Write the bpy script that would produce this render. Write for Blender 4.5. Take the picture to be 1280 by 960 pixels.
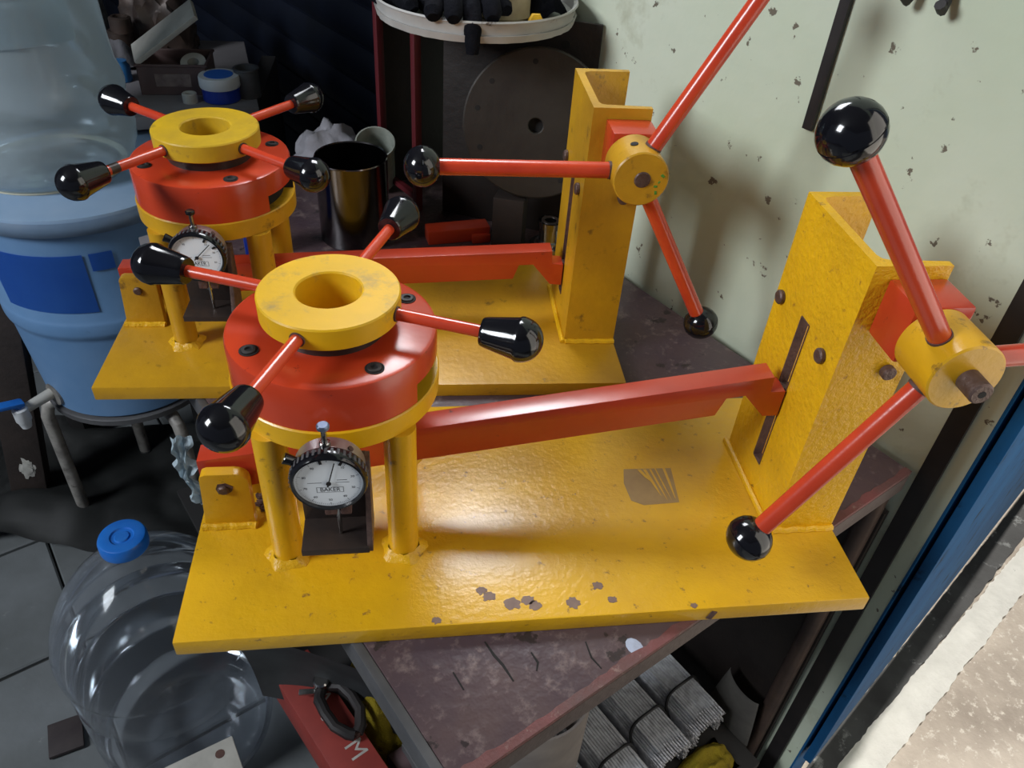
import bpy, bmesh, math, random
from mathutils import Vector, Matrix, Euler, noise
R = math.radians
for o in list(bpy.data.objects): bpy.data.objects.remove(o)
scn = bpy.context.scene
col = scn.collection
H0 = 0.79                                   # height of the fixtures' plate tops above the floor
ANG = R(29.5)                               # the room and its table are turned against the fixtures
CA, SA = math.cos(ANG), math.sin(ANG)
def RM(u, v, z=0.0): return Vector((.2 + u*CA - v*SA, -.11 + u*SA + v*CA, z))

# ---------------------------------------------------------------- camera
cd = bpy.data.cameras.new('camera'); cam = bpy.data.objects.new('camera', cd); col.objects.link(cam)
cd.sensor_fit = 'HORIZONTAL'; cd.sensor_width = 36; cd.lens = 986.97/1280*36; cd.clip_start = .01; cd.clip_end = 60
rt = Vector((.99132952, -.11600582, .0617125)); up = Vector((.02557345, .63100917, .77535375)); fw = Vector((.1288867, .76705286, -.62850468))
cam.matrix_world = Matrix(((rt.x, up.x, -fw.x, .17793), (rt.y, up.y, -fw.y, -.35353), (rt.z, up.z, -fw.z, .52735 + H0), (0, 0, 0, 1)))
scn.camera = cam
# ---------------------------------------------------------------- world, lights, exposure
w = bpy.data.worlds.new('world'); scn.world = w; w.use_nodes = True
w.node_tree.nodes['Background'].inputs[0].default_value = (.62, .74, 1, 1)
w.node_tree.nodes['Background'].inputs[1].default_value = .10
def area(name, loc, target, sx, sy, power, colr):
    l = bpy.data.lights.new(name, 'AREA'); l.shape = 'RECTANGLE'; l.size = sx; l.size_y = sy; l.energy = power; l.color = colr
    o = bpy.data.objects.new(name, l); col.objects.link(o); o.location = loc
    o.rotation_euler = (Vector(target) - Vector(loc)).to_track_quat('-Z', 'Y').to_euler(); return o
T0 = (.3, .15, H0)
area('daylight_doorway', RM(.66, -.62, 1.15), (.25, .1, .85), .8, 1.7, 8, (1, .93, .82))
area('daylight_left_opening', (-1.75, -.45, H0+1.30), (.45, .35, 1.0), .65, .75, 52, (.90, .95, 1))
area('panel_light_back', (.26, .72, H0+.90), (.24, .0, .79), .36, .30, 1.7, (.92, .95, 1)).data.spread = R(80)
sl = bpy.data.lights.new('sun', 'SUN'); sl.energy = 5.2; sl.angle = R(.6); sl.color = (1, .95, .86)
so = bpy.data.objects.new('sun', sl); col.objects.link(so)
sa = ANG + R(8.6); sd = Vector((math.cos(sa)*math.cos(R(52)), math.sin(sa)*math.cos(R(52)), math.sin(R(52))))
so.location = (3, 2, 4); so.rotation_euler = (-sd).to_track_quat('-Z', 'Y').to_euler()
vs = scn.view_settings; vs.view_transform = 'Standard'; vs.look = 'None'; vs.gamma = 1; vs.exposure = -.06; vs.use_curve_mapping = False

# ---------------------------------------------------------------- materials
MATS = {}
def mat(name, base, rough=.5, metal=0., var=None, vscale=6, dirt=None, dscale=30, dthr=.62, dwid=.08, bump=0., bscale=80, spec=.5, coat=0., chip=None, cscale=12, cthr=.72):
    if name in MATS: return MATS[name]
    m = bpy.data.materials.new(name); m.use_nodes = True; nt = m.node_tree; N = nt.nodes; L = nt.links
    b = N['Principled BSDF']; b.inputs['Roughness'].default_value = rough; b.inputs['Metallic'].default_value = metal
    b.inputs['Specular IOR Level'].default_value = spec; b.inputs['Coat Weight'].default_value = coat; b.inputs['Coat Roughness'].default_value = .22
    tc = N.new('ShaderNodeTexCoord')
    def nz(sc, det=4, ro=.6):
        n = N.new('ShaderNodeTexNoise'); n.inputs['Scale'].default_value = sc; n.inputs['Detail'].default_value = det; n.inputs['Roughness'].default_value = ro
        L.new(tc.outputs['Object'], n.inputs['Vector']); return n
    def ramp(src, a, c):
        r = N.new('ShaderNodeMapRange'); r.inputs[1].default_value = a; r.inputs[2].default_value = c; L.new(src, r.inputs[0]); return r.outputs[0]
    def mix(f, A, Bc):
        x = N.new('ShaderNodeMix'); x.data_type = 'RGBA'
        L.new(f, x.inputs[0])
        if isinstance(A, tuple): x.inputs[6].default_value = (*A, 1)
        else: L.new(A, x.inputs[6])
        x.inputs[7].default_value = (*Bc, 1); return x.outputs[2]
    c = tuple(base)
    if var: c = mix(ramp(nz(vscale).outputs['Fac'], .35, .68), c, var)
    if dirt: c = mix(ramp(nz(dscale, 6, .7).outputs['Fac'], dthr, dthr + dwid), c, dirt)
    if chip: c = mix(ramp(nz(cscale, 8, .62).outputs['Fac'], cthr, cthr + .02), c, chip)
    if isinstance(c, tuple): b.inputs['Base Color'].default_value = (*c, 1)
    else: L.new(c, b.inputs['Base Color'])
    if bump:
        bp = N.new('ShaderNodeBump'); bp.inputs['Strength'].default_value = bump; bp.inputs['Distance'].default_value = .002
        L.new(nz(bscale, 3).outputs['Fac'], bp.inputs['Height']); L.new(bp.outputs[0], b.inputs['Normal'])
    MATS[name] = m; return m
def plastic(name, tint, haze, hazecol, rough=.08, fres=.35):
    """thin clear plastic: mostly see-through, a fresnel sheen and a little haze"""
    m = bpy.data.materials.new(name); m.use_nodes = True; nt = m.node_tree; N = nt.nodes; L = nt.links
    for n in list(N):
        if n.type != 'OUTPUT_MATERIAL': N.remove(n)
    out = [n for n in N if n.type == 'OUTPUT_MATERIAL'][0]
    tr = N.new('ShaderNodeBsdfTransparent'); tr.inputs[0].default_value = (*tint, 1)
    gl = N.new('ShaderNodeBsdfGlossy'); gl.inputs['Color'].default_value = (.9, .93, .95, 1); gl.inputs['Roughness'].default_value = rough
    df = N.new('ShaderNodeBsdfDiffuse'); df.inputs[0].default_value = (*hazecol, 1)
    tl = N.new('ShaderNodeBsdfTranslucent'); tl.inputs[0].default_value = (*hazecol, 1)
    a1 = N.new('ShaderNodeMixShader'); a1.inputs[0].default_value = .5; L.new(df.outputs[0], a1.inputs[1]); L.new(tl.outputs[0], a1.inputs[2])
    lw = N.new('ShaderNodeLayerWeight'); lw.inputs[0].default_value = fres
    hz = N.new('ShaderNodeMath'); hz.operation = 'MULTIPLY_ADD'; hz.inputs[1].default_value = .5; hz.inputs[2].default_value = haze; L.new(lw.outputs['Facing'], hz.inputs[0])
    a2 = N.new('ShaderNodeMixShader'); L.new(hz.outputs[0], a2.inputs[0]); L.new(tr.outputs[0], a2.inputs[1]); L.new(a1.outputs[0], a2.inputs[2])
    a3 = N.new('ShaderNodeMixShader'); L.new(lw.outputs['Fresnel'], a3.inputs[0]); L.new(a2.outputs[0], a3.inputs[1]); L.new(gl.outputs[0], a3.inputs[2])
    L.new(a3.outputs[0], out.inputs[0]); MATS[name] = m; return m

YEL_F = mat('yellow_enamel', (.75, .41, .005), .34, 0, (.58, .30, .010), 9, (.20, .10, .02), 60, .60, .10, .25, 90, .5, .15)
YELW_F = mat('yellow_enamel_worn', (.73, .41, .007), .30, 0, (.57, .305, .010), 8, (.25, .13, .03), 90, .61, .08, .35, 130, .5, .6)
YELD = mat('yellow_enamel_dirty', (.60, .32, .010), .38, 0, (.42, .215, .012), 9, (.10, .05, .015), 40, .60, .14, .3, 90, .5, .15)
YELR = mat('yellow_enamel_rough', (.75, .42, .006), .4, 0, (.62, .34, .008), 14, (.3, .14, .02), 90, .62, .08, .8, 170)
YELG = mat('yellow_enamel_greasy', (.62, .39, .012), .42, 0, (.46, .29, .025), 26, (.20, .13, .04), 34, .57, .14, .2, 90, .35)
RED = mat('red_oxide_enamel', (.53, .050, .014), .27, 0, (.42, .034, .012), 8, (.12, .02, .012), 60, .67, .05, .12, 60, .5, .3)
REDL = mat('red_oxide_lever', (.50, .046, .014), .33, 0, (.40, .034, .012), 10, (.1, .02, .015), 60, .66, .05, .15, 60, .5, .6)
ROD = mat('red_rod_paint', (.60, .062, .02), .25, 0, (.48, .04, .016), 16, (.07, .03, .025), 60, .70, .04, .1, 90, .5, .3)
BLK = mat('black_bakelite', (.006, .006, .008), .12, 0, spec=.6)
DST = mat('dark_steel', (.035, .028, .026), .42, .35, (.07, .045, .035), 18, bump=.2)
RUST = mat('rust_brown', (.13, .065, .05), .7, .1, (.07, .035, .03), 60, bump=.5, bscale=200)
BOLT = mat('bolt_brown', (.085, .05, .042), .5, .4, (.14, .09, .075), 120, bump=.5, bscale=240)
ALU = mat('brushed_alloy', (.55, .54, .54), .33, .85, (.42, .41, .42), 30)
STEEL = mat('bright_steel', (.42, .41, .4), .2, 1, (.3, .29, .29), 14)
DARKSS = mat('stainless_dull', (.20, .19, .195), .16, 1, (.13, .12, .13), 8)
WHITE = mat('dial_white', (.80, .84, .88), .35)
INK = mat('print_ink', (.03, .03, .04), .5)
HOLE = mat('dark_hole', (.006, .005, .005), .8)
TAB = mat('table_purple_brown', (.058, .036, .045), .42, 0, (.085, .052, .052), 14, (.16, .115, .11), 60, .54, .14, .7, 60, .5, 0, (.028, .018, .018), 22, .62)
TABE = mat('table_edge', (.095, .070, .064), .6, 0, (.065, .045, .04), 22, (.2, .15, .13), 60, .68, .08, .5, 120)
TABR = mat('table_edge_red', (.09, .05, .045), .6, 0, (.17, .045, .045), 14, (.24, .16, .135), 90, .6, .1, .6, 140)
GREYM = mat('grey_paint_metal', (.10, .10, .105), .5, .2, (.06, .06, .065), 15)
PIPE = mat('rusty_pipe', (.10, .065, .05), .5, .4, (.06, .04, .035), 30, bump=.2)
WALL = mat('wall_plaster_green', (.54, .61, .46), .7, 0, (.63, .68, .56), 3.2, (.36, .37, .25), 6, .60, .2, .35, 40, .25, 0, (.16, .14, .105), 44, .65)
FLOORM = mat('floor_stone', (.17, .185, .195), .5, 0, (.11, .12, .122), 5, (.24, .25, .25), 30, .64, .12, .3, 50)
GROUT = mat('floor_grout', (.02, .02, .02), .8)
CONC = mat('outdoor_concrete', (.42, .37, .32), .85, 0, (.24, .205, .175), 5, (.52, .48, .43), 60, .55, .1, 1, 70)
SUNBAND = mat('sunlit_band_white', (.85, .85, .83), .8, 0, (.75, .75, .73), 20, (.25, .25, .25), 24, .66, .06, .6, 90)  # painted sunlight: white for the bright band on the outside ground
BLUE = mat('blue_door_paint', (.012, .105, .27), .7, 0, (.010, .075, .20), 8, (.006, .014, .022), 20, .57, .12, .25, 60, .15)
BLKM = mat('black_angle_iron', (.012, .011, .012), .55, .2, (.025, .02, .02), 20)
SHUT = mat('shutter_navy', (.006, .010, .024), .5, .2, (.003, .005, .010), 5)
JUG = plastic('clear_pet', (.90, .92, .95), .07, (.50, .54, .60), .10, .25)
JUGM = plastic('milky_pet', (.78, .86, .92), .50, (.70, .82, .88), .16, .3)
CAPB = mat('blue_cap_plastic', (.01, .13, .52), .35, 0, (.02, .17, .58), 30)
BARREL = mat('blue_barrel_plastic', (.10, .215, .40), .5, 0, (.14, .26, .45), 6, (.07, .13, .24), 30, .64, .12, .2, 40)
LIDM = mat('barrel_lid_plastic', (.20, .31, .46), .5, 0, (.26, .36, .50), 9, (.1, .17, .28), 26, .66, .1)
STICK = mat('blue_sticker', (.025, .13, .55), .45, 0, (.035, .16, .58), 9)
CREAM = mat('off_white_plastic', (.50, .49, .45), .5, 0, (.36, .35, .32), 20, (.2, .18, .15), 34, .66, .1)
PAINTW = mat('tray_white_enamel', (.46, .45, .43), .5, 0, (.34, .33, .31), 14, (.09, .07, .06), 26, .62, .05)
BROWNST = mat('rusted_sheet', (.018, .012, .010), .65, .1, (.010, .007, .006), 10, (.032, .022, .018), 30, .6, .2, .4, 90)
FACEP = mat('faceplate_iron', (.040, .034, .028), .5, .3, (.028, .023, .02), 16, (.02, .014, .011), 50, .64, .1, .2, 120)
MAROON = mat('maroon_paint', (.085, .006, .010), .5)
WOOD = mat('dark_wood_post', (.035, .024, .02), .75, 0, (.02, .014, .012), 14, (.12, .1, .085), 9, .70, .03, .6, 60)
RUBB = mat('black_rubber_sheet', (.032, .034, .034), .6, 0, (.05, .052, .052), 8)
RUBG = mat('grey_rubber', (.085, .092, .096), .55, 0, (.04, .042, .045), 10, (.09, .09, .09), 30, .66, .1)
TUBEP = mat('stand_pipe_paint', (.36, .34, .31), .5, .2, (.15, .14, .13), 30, (.06, .05, .04), 60, .62, .1)
CLOTHW = mat('dusty_cloth', (.24, .235, .26), .9, 0, (.16, .155, .17), 20, bump=.6, bscale=120)
CLOTHY = mat('yellow_duster', (.46, .36, .02), .9, 0, (.36, .26, .02), 25, (.07, .045, .02), 26, .58, .14, 1, 300)
GLOVE = mat('black_glove_cloth', (.004, .0045, .007), .95, 0, (.008, .008, .011), 60, bump=.6, bscale=300, spec=.1)
CARTR = mat('red_carton', (.26, .034, .026), .6, 0, (.20, .027, .022), 20)
CARTY = mat('yellow_stripe', (.5, .4, .05), .6)
CARTB = mat('navy_stripe', (.02, .03, .10), .6)
LETW = mat('white_print', (.42, .40, .38), .6, 0, (.32, .3, .28), 60)
WIRE = mat('electrode_wire', (.62, .64, .68), .4, .2, (.38, .39, .42), 90)
TIPS = mat('electrode_tips', (.9, .9, .94), .35, .3, (.3, .3, .31), 200)
BAND = mat('black_rubber_band', (.008, .008, .009), .6)
CARD = mat('grey_card_tube', (.20, .175, .155), .8, 0, (.15, .13, .12), 20, bump=.3)
BINP = mat('brown_bin_plastic', (.10, .065, .062), .5, 0, (.08, .05, .05), 20)
BENCH = mat('bench_dusty_top', (.20, .19, .20), .7, 0, (.15, .14, .15), 10)
DARKB = mat('dark_bench', (.012, .011, .011), .8)
PLASW = mat('blue_white_wrap', (.70, .80, .85), .6, 0, (.55, .66, .72), 30)
CEIL = mat('ceiling_dark', (.10, .10, .10), .9)
STK = mat('worn_sticker', (.34, .215, .075), .5, 0, (.28, .17, .06), 60)
CHIP = mat('chipped_primer', (.20, .125, .09), .55, 0, (.15, .09, .07), 120)
JARB = mat('jar_blue', (.01, .035, .30), .3)
JARW = mat('jar_white', (.62, .64, .66), .4)
CYAN = mat('bottle_blue', (.02, .13, .32), .3)
GREENP = mat('green_mark', (.08, .25, .03), .5)

# ---------------------------------------------------------------- mesh helpers
class B:
    def __init__(s): s.bm = bmesh.new()
    def box(s, c, size, rot=None, bev=0., mi=0, seg=2):
        t = bmesh.new(); bmesh.ops.create_cube(t, size=1)
        bmesh.ops.scale(t, vec=size, verts=t.verts)
        if bev: bmesh.ops.bevel(t, geom=t.edges[:], offset=bev, segments=seg, profile=.6, affect='EDGES')
        M = Matrix.Translation(c) @ (rot.to_matrix().to_4x4() if isinstance(rot, Euler) else (rot or Matrix()))
        return s.merge(t, M, mi)
    def merge(s, t, M=Matrix(), mi=0):
        vm = {v: s.bm.verts.new(M @ v.co) for v in t.verts}
        for f in t.faces:
            try:
                nf = s.bm.faces.new([vm[v] for v in f.verts]); nf.material_index = mi; nf.smooth = True
            except ValueError: pass
        t.free(); return s
    def lathe(s, prof, seg=32, M=Matrix(), mi=0, wob=None):
        """prof: (radius, z) list bottom to top or any order; ends at r=0 close"""
        rings = []
        for r, z in prof:
            if r < 1e-7: rings.append([s.bm.verts.new(M @ Vector((0, 0, z)))])
            else:
                rg = []
                for i in range(seg):
                    a = 2*math.pi*i/seg; rr = r*(wob(a, z) if wob else 1)
                    rg.append(s.bm.verts.new(M @ Vector((rr*math.cos(a), rr*math.sin(a), z))))
                rings.append(rg)
        for p, q in zip(rings, rings[1:]):
            for i in range(seg):
                j = (i+1) % seg
                if len(p) == 1 and len(q) == 1: continue
                if len(p) == 1: vs_ = [p[0], q[j], q[i]]
                elif len(q) == 1: vs_ = [p[i], p[j], q[0]]
                else: vs_ = [p[i], p[j], q[j], q[i]]
                f = s.bm.faces.new(vs_); f.smooth = True; f.material_index = mi
        return s
    def cyl(s, p0, p1, r0, r1=None, seg=20, bev=0., mi=0, cap=True):
        p0, p1 = Vector(p0), Vector(p1); d = p1 - p0; h = d.length; r1 = r0 if r1 is None else r1
        M = Matrix.Translation(p0) @ d.to_track_quat('Z', 'Y').to_matrix().to_4x4()
        if not cap: pr = [(r0, 0), (r1, h)]
        elif bev: pr = [(0, 0), (r0-bev, 0), (r0, bev), (r1, h-bev), (r1-bev, h), (0, h)]
        else: pr = [(0, 0), (r0, 0), (r1, h), (0, h)]
        return s.lathe(pr, seg, M, mi)
    def prism(s, poly, axis, a, b, mi=0, bev=0.):
        """poly in the two other axes (order x,y,z without axis), extruded a..b"""
        t = bmesh.new()
        def P(p, k):
            return {'x': (k, p[0], p[1]), 'y': (p[0], k, p[1]), 'z': (p[0], p[1], k)}[axis]
        lo = [t.verts.new(P(p, a)) for p in poly]; hi = [t.verts.new(P(p, b)) for p in poly]
        n = len(poly); t.faces.new(lo); t.faces.new(hi[::-1])
        for i in range(n): t.faces.new([lo[i], hi[i], hi[(i+1) % n], lo[(i+1) % n]])
        bmesh.ops.recalc_face_normals(t, faces=t.faces)
        if bev: bmesh.ops.bevel(t, geom=t.edges[:], offset=bev, segments=2, profile=.6, affect='EDGES')
        return s.merge(t, Matrix(), mi)
    def tube(s, pts, rad, seg=10, mi=0, closed=False, flat=1.):
        pts = [Vector(p) for p in pts]; n = len(pts); rings = []; prev = None
        for i, p in enumerate(pts):
            if closed: d = pts[(i+1) % n] - pts[i-1]
            else: d = pts[min(i+1, n-1)] - pts[max(i-1, 0)]
            d.normalize()
            if prev is None: a = d.orthogonal().normalized()
            else: a = (prev - d*prev.dot(d)).normalized()
            prev = a; b = d.cross(a); r = rad[i] if isinstance(rad, (list, tuple)) else rad
            rings.append([s.bm.verts.new(p + (a*math.cos(t)*flat + b*math.sin(t))*r) for t in (2*math.pi*k/seg for k in range(seg))])
        for i in range(n if closed else n-1):
            p, q = rings[i], rings[(i+1) % n]
            for k in range(seg):
                f = s.bm.faces.new([p[k], p[(k+1) % seg], q[(k+1) % seg], q[k]]); f.smooth = True; f.material_index = mi
        if not closed:
            s.bm.faces.new(rings[0][::-1]).material_index = mi; s.bm.faces.new(rings[-1]).material_index = mi
        return s
    def ball(s, c, r, sc=(1, 1, 1), seg=24, M=None, mi=0):
        t = bmesh.new(); bmesh.ops.create_uvsphere(t, u_segments=seg, v_segments=max(8, seg//2), radius=r)
        return s.merge(t, Matrix.Translation(c) @ (M or Matrix()) @ Matrix.Diagonal((*sc, 1)), mi)
    def blob(s, c, size, seed, amp=.25, freq=3., sub=4, flat_bottom=True, mi=0):
        t = bmesh.new(); bmesh.ops.create_icosphere(t, subdivisions=sub, radius=1)
        for v in t.verts:
            n = noise.fractal(v.co*freq + Vector((seed*7.1, seed*3.3, seed)), .8, 2.1, 4)
            v.co *= 1 + amp*n
            if flat_bottom and v.co.z < -.35: v.co.z = -.35
        return s.merge(t, Matrix.Translation(c) @ Matrix.Diagonal((*size, 1)), mi)
    def grid(s, fn, nu, nv, thick=.0, mi=0):
        vs_ = [[s.bm.verts.new(fn(i/nu, j/nv)) for j in range(nv+1)] for i in range(nu+1)]
        fs = []
        for i in range(nu):
            for j in range(nv):
                f = s.bm.faces.new([vs_[i][j], vs_[i+1][j], vs_[i+1][j+1], vs_[i][j+1]]); f.smooth = True; f.material_index = mi; fs.append(f)
        if thick: bmesh.ops.solidify(s.bm, geom=fs, thickness=thick)
        return s
    def mesh(s, name, mats, sharp=35):
        bmesh.ops.recalc_face_normals(s.bm, faces=s.bm.faces[:])
        me = bpy.data.meshes.new(name); s.bm.to_mesh(me); s.bm.free()
        for m in (mats if isinstance(mats, (list, tuple)) else [mats]): me.materials.append(m)
        me.shade_smooth(); me.set_sharp_from_angle(angle=R(sharp)); return me
    def obj(s, name, mats, parent=None, sharp=35, loc=None, rotz=0):
        o = bpy.data.objects.new(name, s.mesh(name, mats, sharp)); col.objects.link(o)
        if parent: o.parent = parent
        if loc is not None: o.location = loc
        if rotz: o.rotation_euler.z = rotz
        return o
def tag(o, label, cat, group=None):
    o['label'] = label; o['category'] = cat
    if group: o['group'] = group
    return o
def thing(name, label, cat, loc=(0, 0, 0), rotz=0, group=None):
    o = bpy.data.objects.new(name, None); o.empty_display_size = .05; col.objects.link(o)
    o.location = loc; o.rotation_euler = (0, 0, rotz); return tag(o, label, cat, group)
def struct(o): o['kind'] = 'structure'; return o
def copy_tree(o, parent=None):
    c = o.copy(); col.objects.link(c); c.parent = parent
    for ch in o.children: copy_tree(ch, c)
    return c
def text_mesh(name, body, size, M, m, parent, thick=0.):
    cu = bpy.data.curves.new(name, 'FONT'); cu.body = body; cu.size = size; cu.align_x = 'CENTER'; cu.align_y = 'CENTER'; cu.extrude = thick
    t = bpy.data.objects.new(name, cu); col.objects.link(t)
    me = bpy.data.meshes.new_from_object(t); bpy.data.objects.remove(t); me.transform(M)
    me.materials.clear(); me.materials.append(m)
    o = bpy.data.objects.new(name, me); col.objects.link(o); o.parent = parent; return o
def rot(x=0, y=0, z=0): return Euler((R(x), R(y), R(z)))
random.seed(7)
# ================================================================ THE SETTING
WU = .564                                                  # inner face of the right wall
floor = struct(B().box((-.1, 1.0, -.03), (4.4, 5.2, .04)).obj('floor', GROUT, rotz=0))
floor.location = (0, 0, 0)
slab = B().box((0, 0, -.008), (.296, .284, .016), bev=.003, seg=1).mesh('floor_slab', FLOORM)
for iu in range(-5, 3):
    for iv in range(-2, 9):
        p = RM(-.22 + .15 + .3*iu, .88 + .145 + .29*(iv-4), -.001*((iu*7+iv*5) % 3))
        if p.x < -2.1 or p.x > 1.6: continue
        uu = -.07 + .3*iu
        if uu + .15 > WU: continue
        o = bpy.data.objects.new('floor_slab', slab); col.objects.link(o); o.parent = floor; o.location = p; o.rotation_euler.z = ANG
def room_box(name, u0, u1, v0, v1, z0, z1, m, parent=None, bev=0.):
    c = RM((u0+u1)/2, (v0+v1)/2, (z0+z1)/2)
    o = B().box((0, 0, 0), (u1-u0, v1-v0, z1-z0), bev=bev).obj(name, m, parent); o.location = c; o.rotation_euler.z = ANG; return o
struct(room_box('wall_right', WU, WU+.05, -.045, .86, 0, 2.6, WALL))
struct(room_box('wall_front', WU, WU+.05, -2.6, -1.05, 0, 2.6, WALL))
struct(room_box('wall_lintel', WU, WU+.05, -1.05, -.045, 2.05, 2.6, WALL))
struct(room_box('wall_back', -2.6, WU+.05, 3.4, 3.45, 0, 2.6, SHUT))
struct(room_box('ceiling', -2.6, WU+.3, -2.6, 3.45, 2.6, 2.65, CEIL))
sh = struct(room_box('wall_shutter', WU+.035, WU+.05, .86, 3.4, 0, 2.6, SHUT))
sm = B().prism([(-.006, -.036), (-.016, -.020), (-.016, .020), (-.006, .036)], 'y', -1.27, 1.27).mesh('shutter_slat', SHUT)
for k in range(34):
    o = bpy.data.objects.new('shutter_slat', sm); col.objects.link(o); o.parent = sh; o.location = (-.004, 0, -1.26 + .0765*k)
struct(room_box('trim_1', WU-.005, WU, -.0265, -.007, .0, 2.4, BLKM)); 
struct(room_box('trim_2', WU-.0005, WU+.0505, -.0470, -.0445, 0, 2.05, BLUE))
# doorway: door leaf standing open outside, ground beyond
dl = struct(B().box((.72, 0, .89), (1.44, .012, 1.78), bev=.002).obj('door_1', BLUE)); dl.location = RM(.567, -.0575, .225); dl.rotation_euler.z = ANG + R(7)
B().box((.72, -.008, 1.3), (1.40, .006, .04), bev=.002).obj('door_rail', BLUE, dl)
g = struct(B().box((0, 0, -.02), (4.4, 4.2, .04)).obj('ground', CONC)); g.location = RM(WU+.05+2.2, -.6, -.001); g.rotation_euler.z = ANG
def sun_band(a, b):
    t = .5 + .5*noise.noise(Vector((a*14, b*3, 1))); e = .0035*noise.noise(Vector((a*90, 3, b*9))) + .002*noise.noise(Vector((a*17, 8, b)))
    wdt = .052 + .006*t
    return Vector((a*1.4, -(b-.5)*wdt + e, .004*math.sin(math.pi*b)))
kb = struct(B().grid(sun_band, 260, 6, thick=-.006).obj('ground_sun_band', SUNBAND)); kb.location = RM(.66, -.099, .006); kb.rotation_euler.z = ANG + R(4.6)  # white strip stands in for direct sun falling on the ground
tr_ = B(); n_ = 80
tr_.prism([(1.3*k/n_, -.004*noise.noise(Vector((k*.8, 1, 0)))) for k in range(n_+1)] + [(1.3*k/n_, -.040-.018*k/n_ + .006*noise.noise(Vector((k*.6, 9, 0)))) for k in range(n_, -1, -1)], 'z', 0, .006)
tr_ = struct(tr_.obj('ground_shade_band', mat('leaf_shade_dark', (.022, .022, .024), .8, 0, (.05, .052, .055), 9, (.20, .21, .215), 22, .58, .1, .5, 90))); tr_.location = RM(.655, -.040, .0); tr_.rotation_euler.z = ANG + R(6.5)  # shade under the door leaf, put in as a dark coloured strip
# hanging things on the wall
o = room_box('steel_strip', WU-.006, WU-.001, .227, .2375, H0+.251, H0+.62, BLKM); tag(o, 'thin black flat steel strip hanging on the pale green wall', 'strip')
t = thing('wall_hook', 'black forked iron hook fixed high on the pale green wall', 'hook', RM(WU-.004, .155, H0+.386), ANG)
B().box((0, 0, .03), (.006, .03, .05), bev=.002).obj('plate', BLKM, t)
for s in (-1, 1): B().tube([(-.002, s*.010, .02), (-.006, s*.014, .005), (-.012, s*.016, -.003), (-.018, s*.016, .002)], .0045, 8).obj('prong', BLKM, t)
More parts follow.
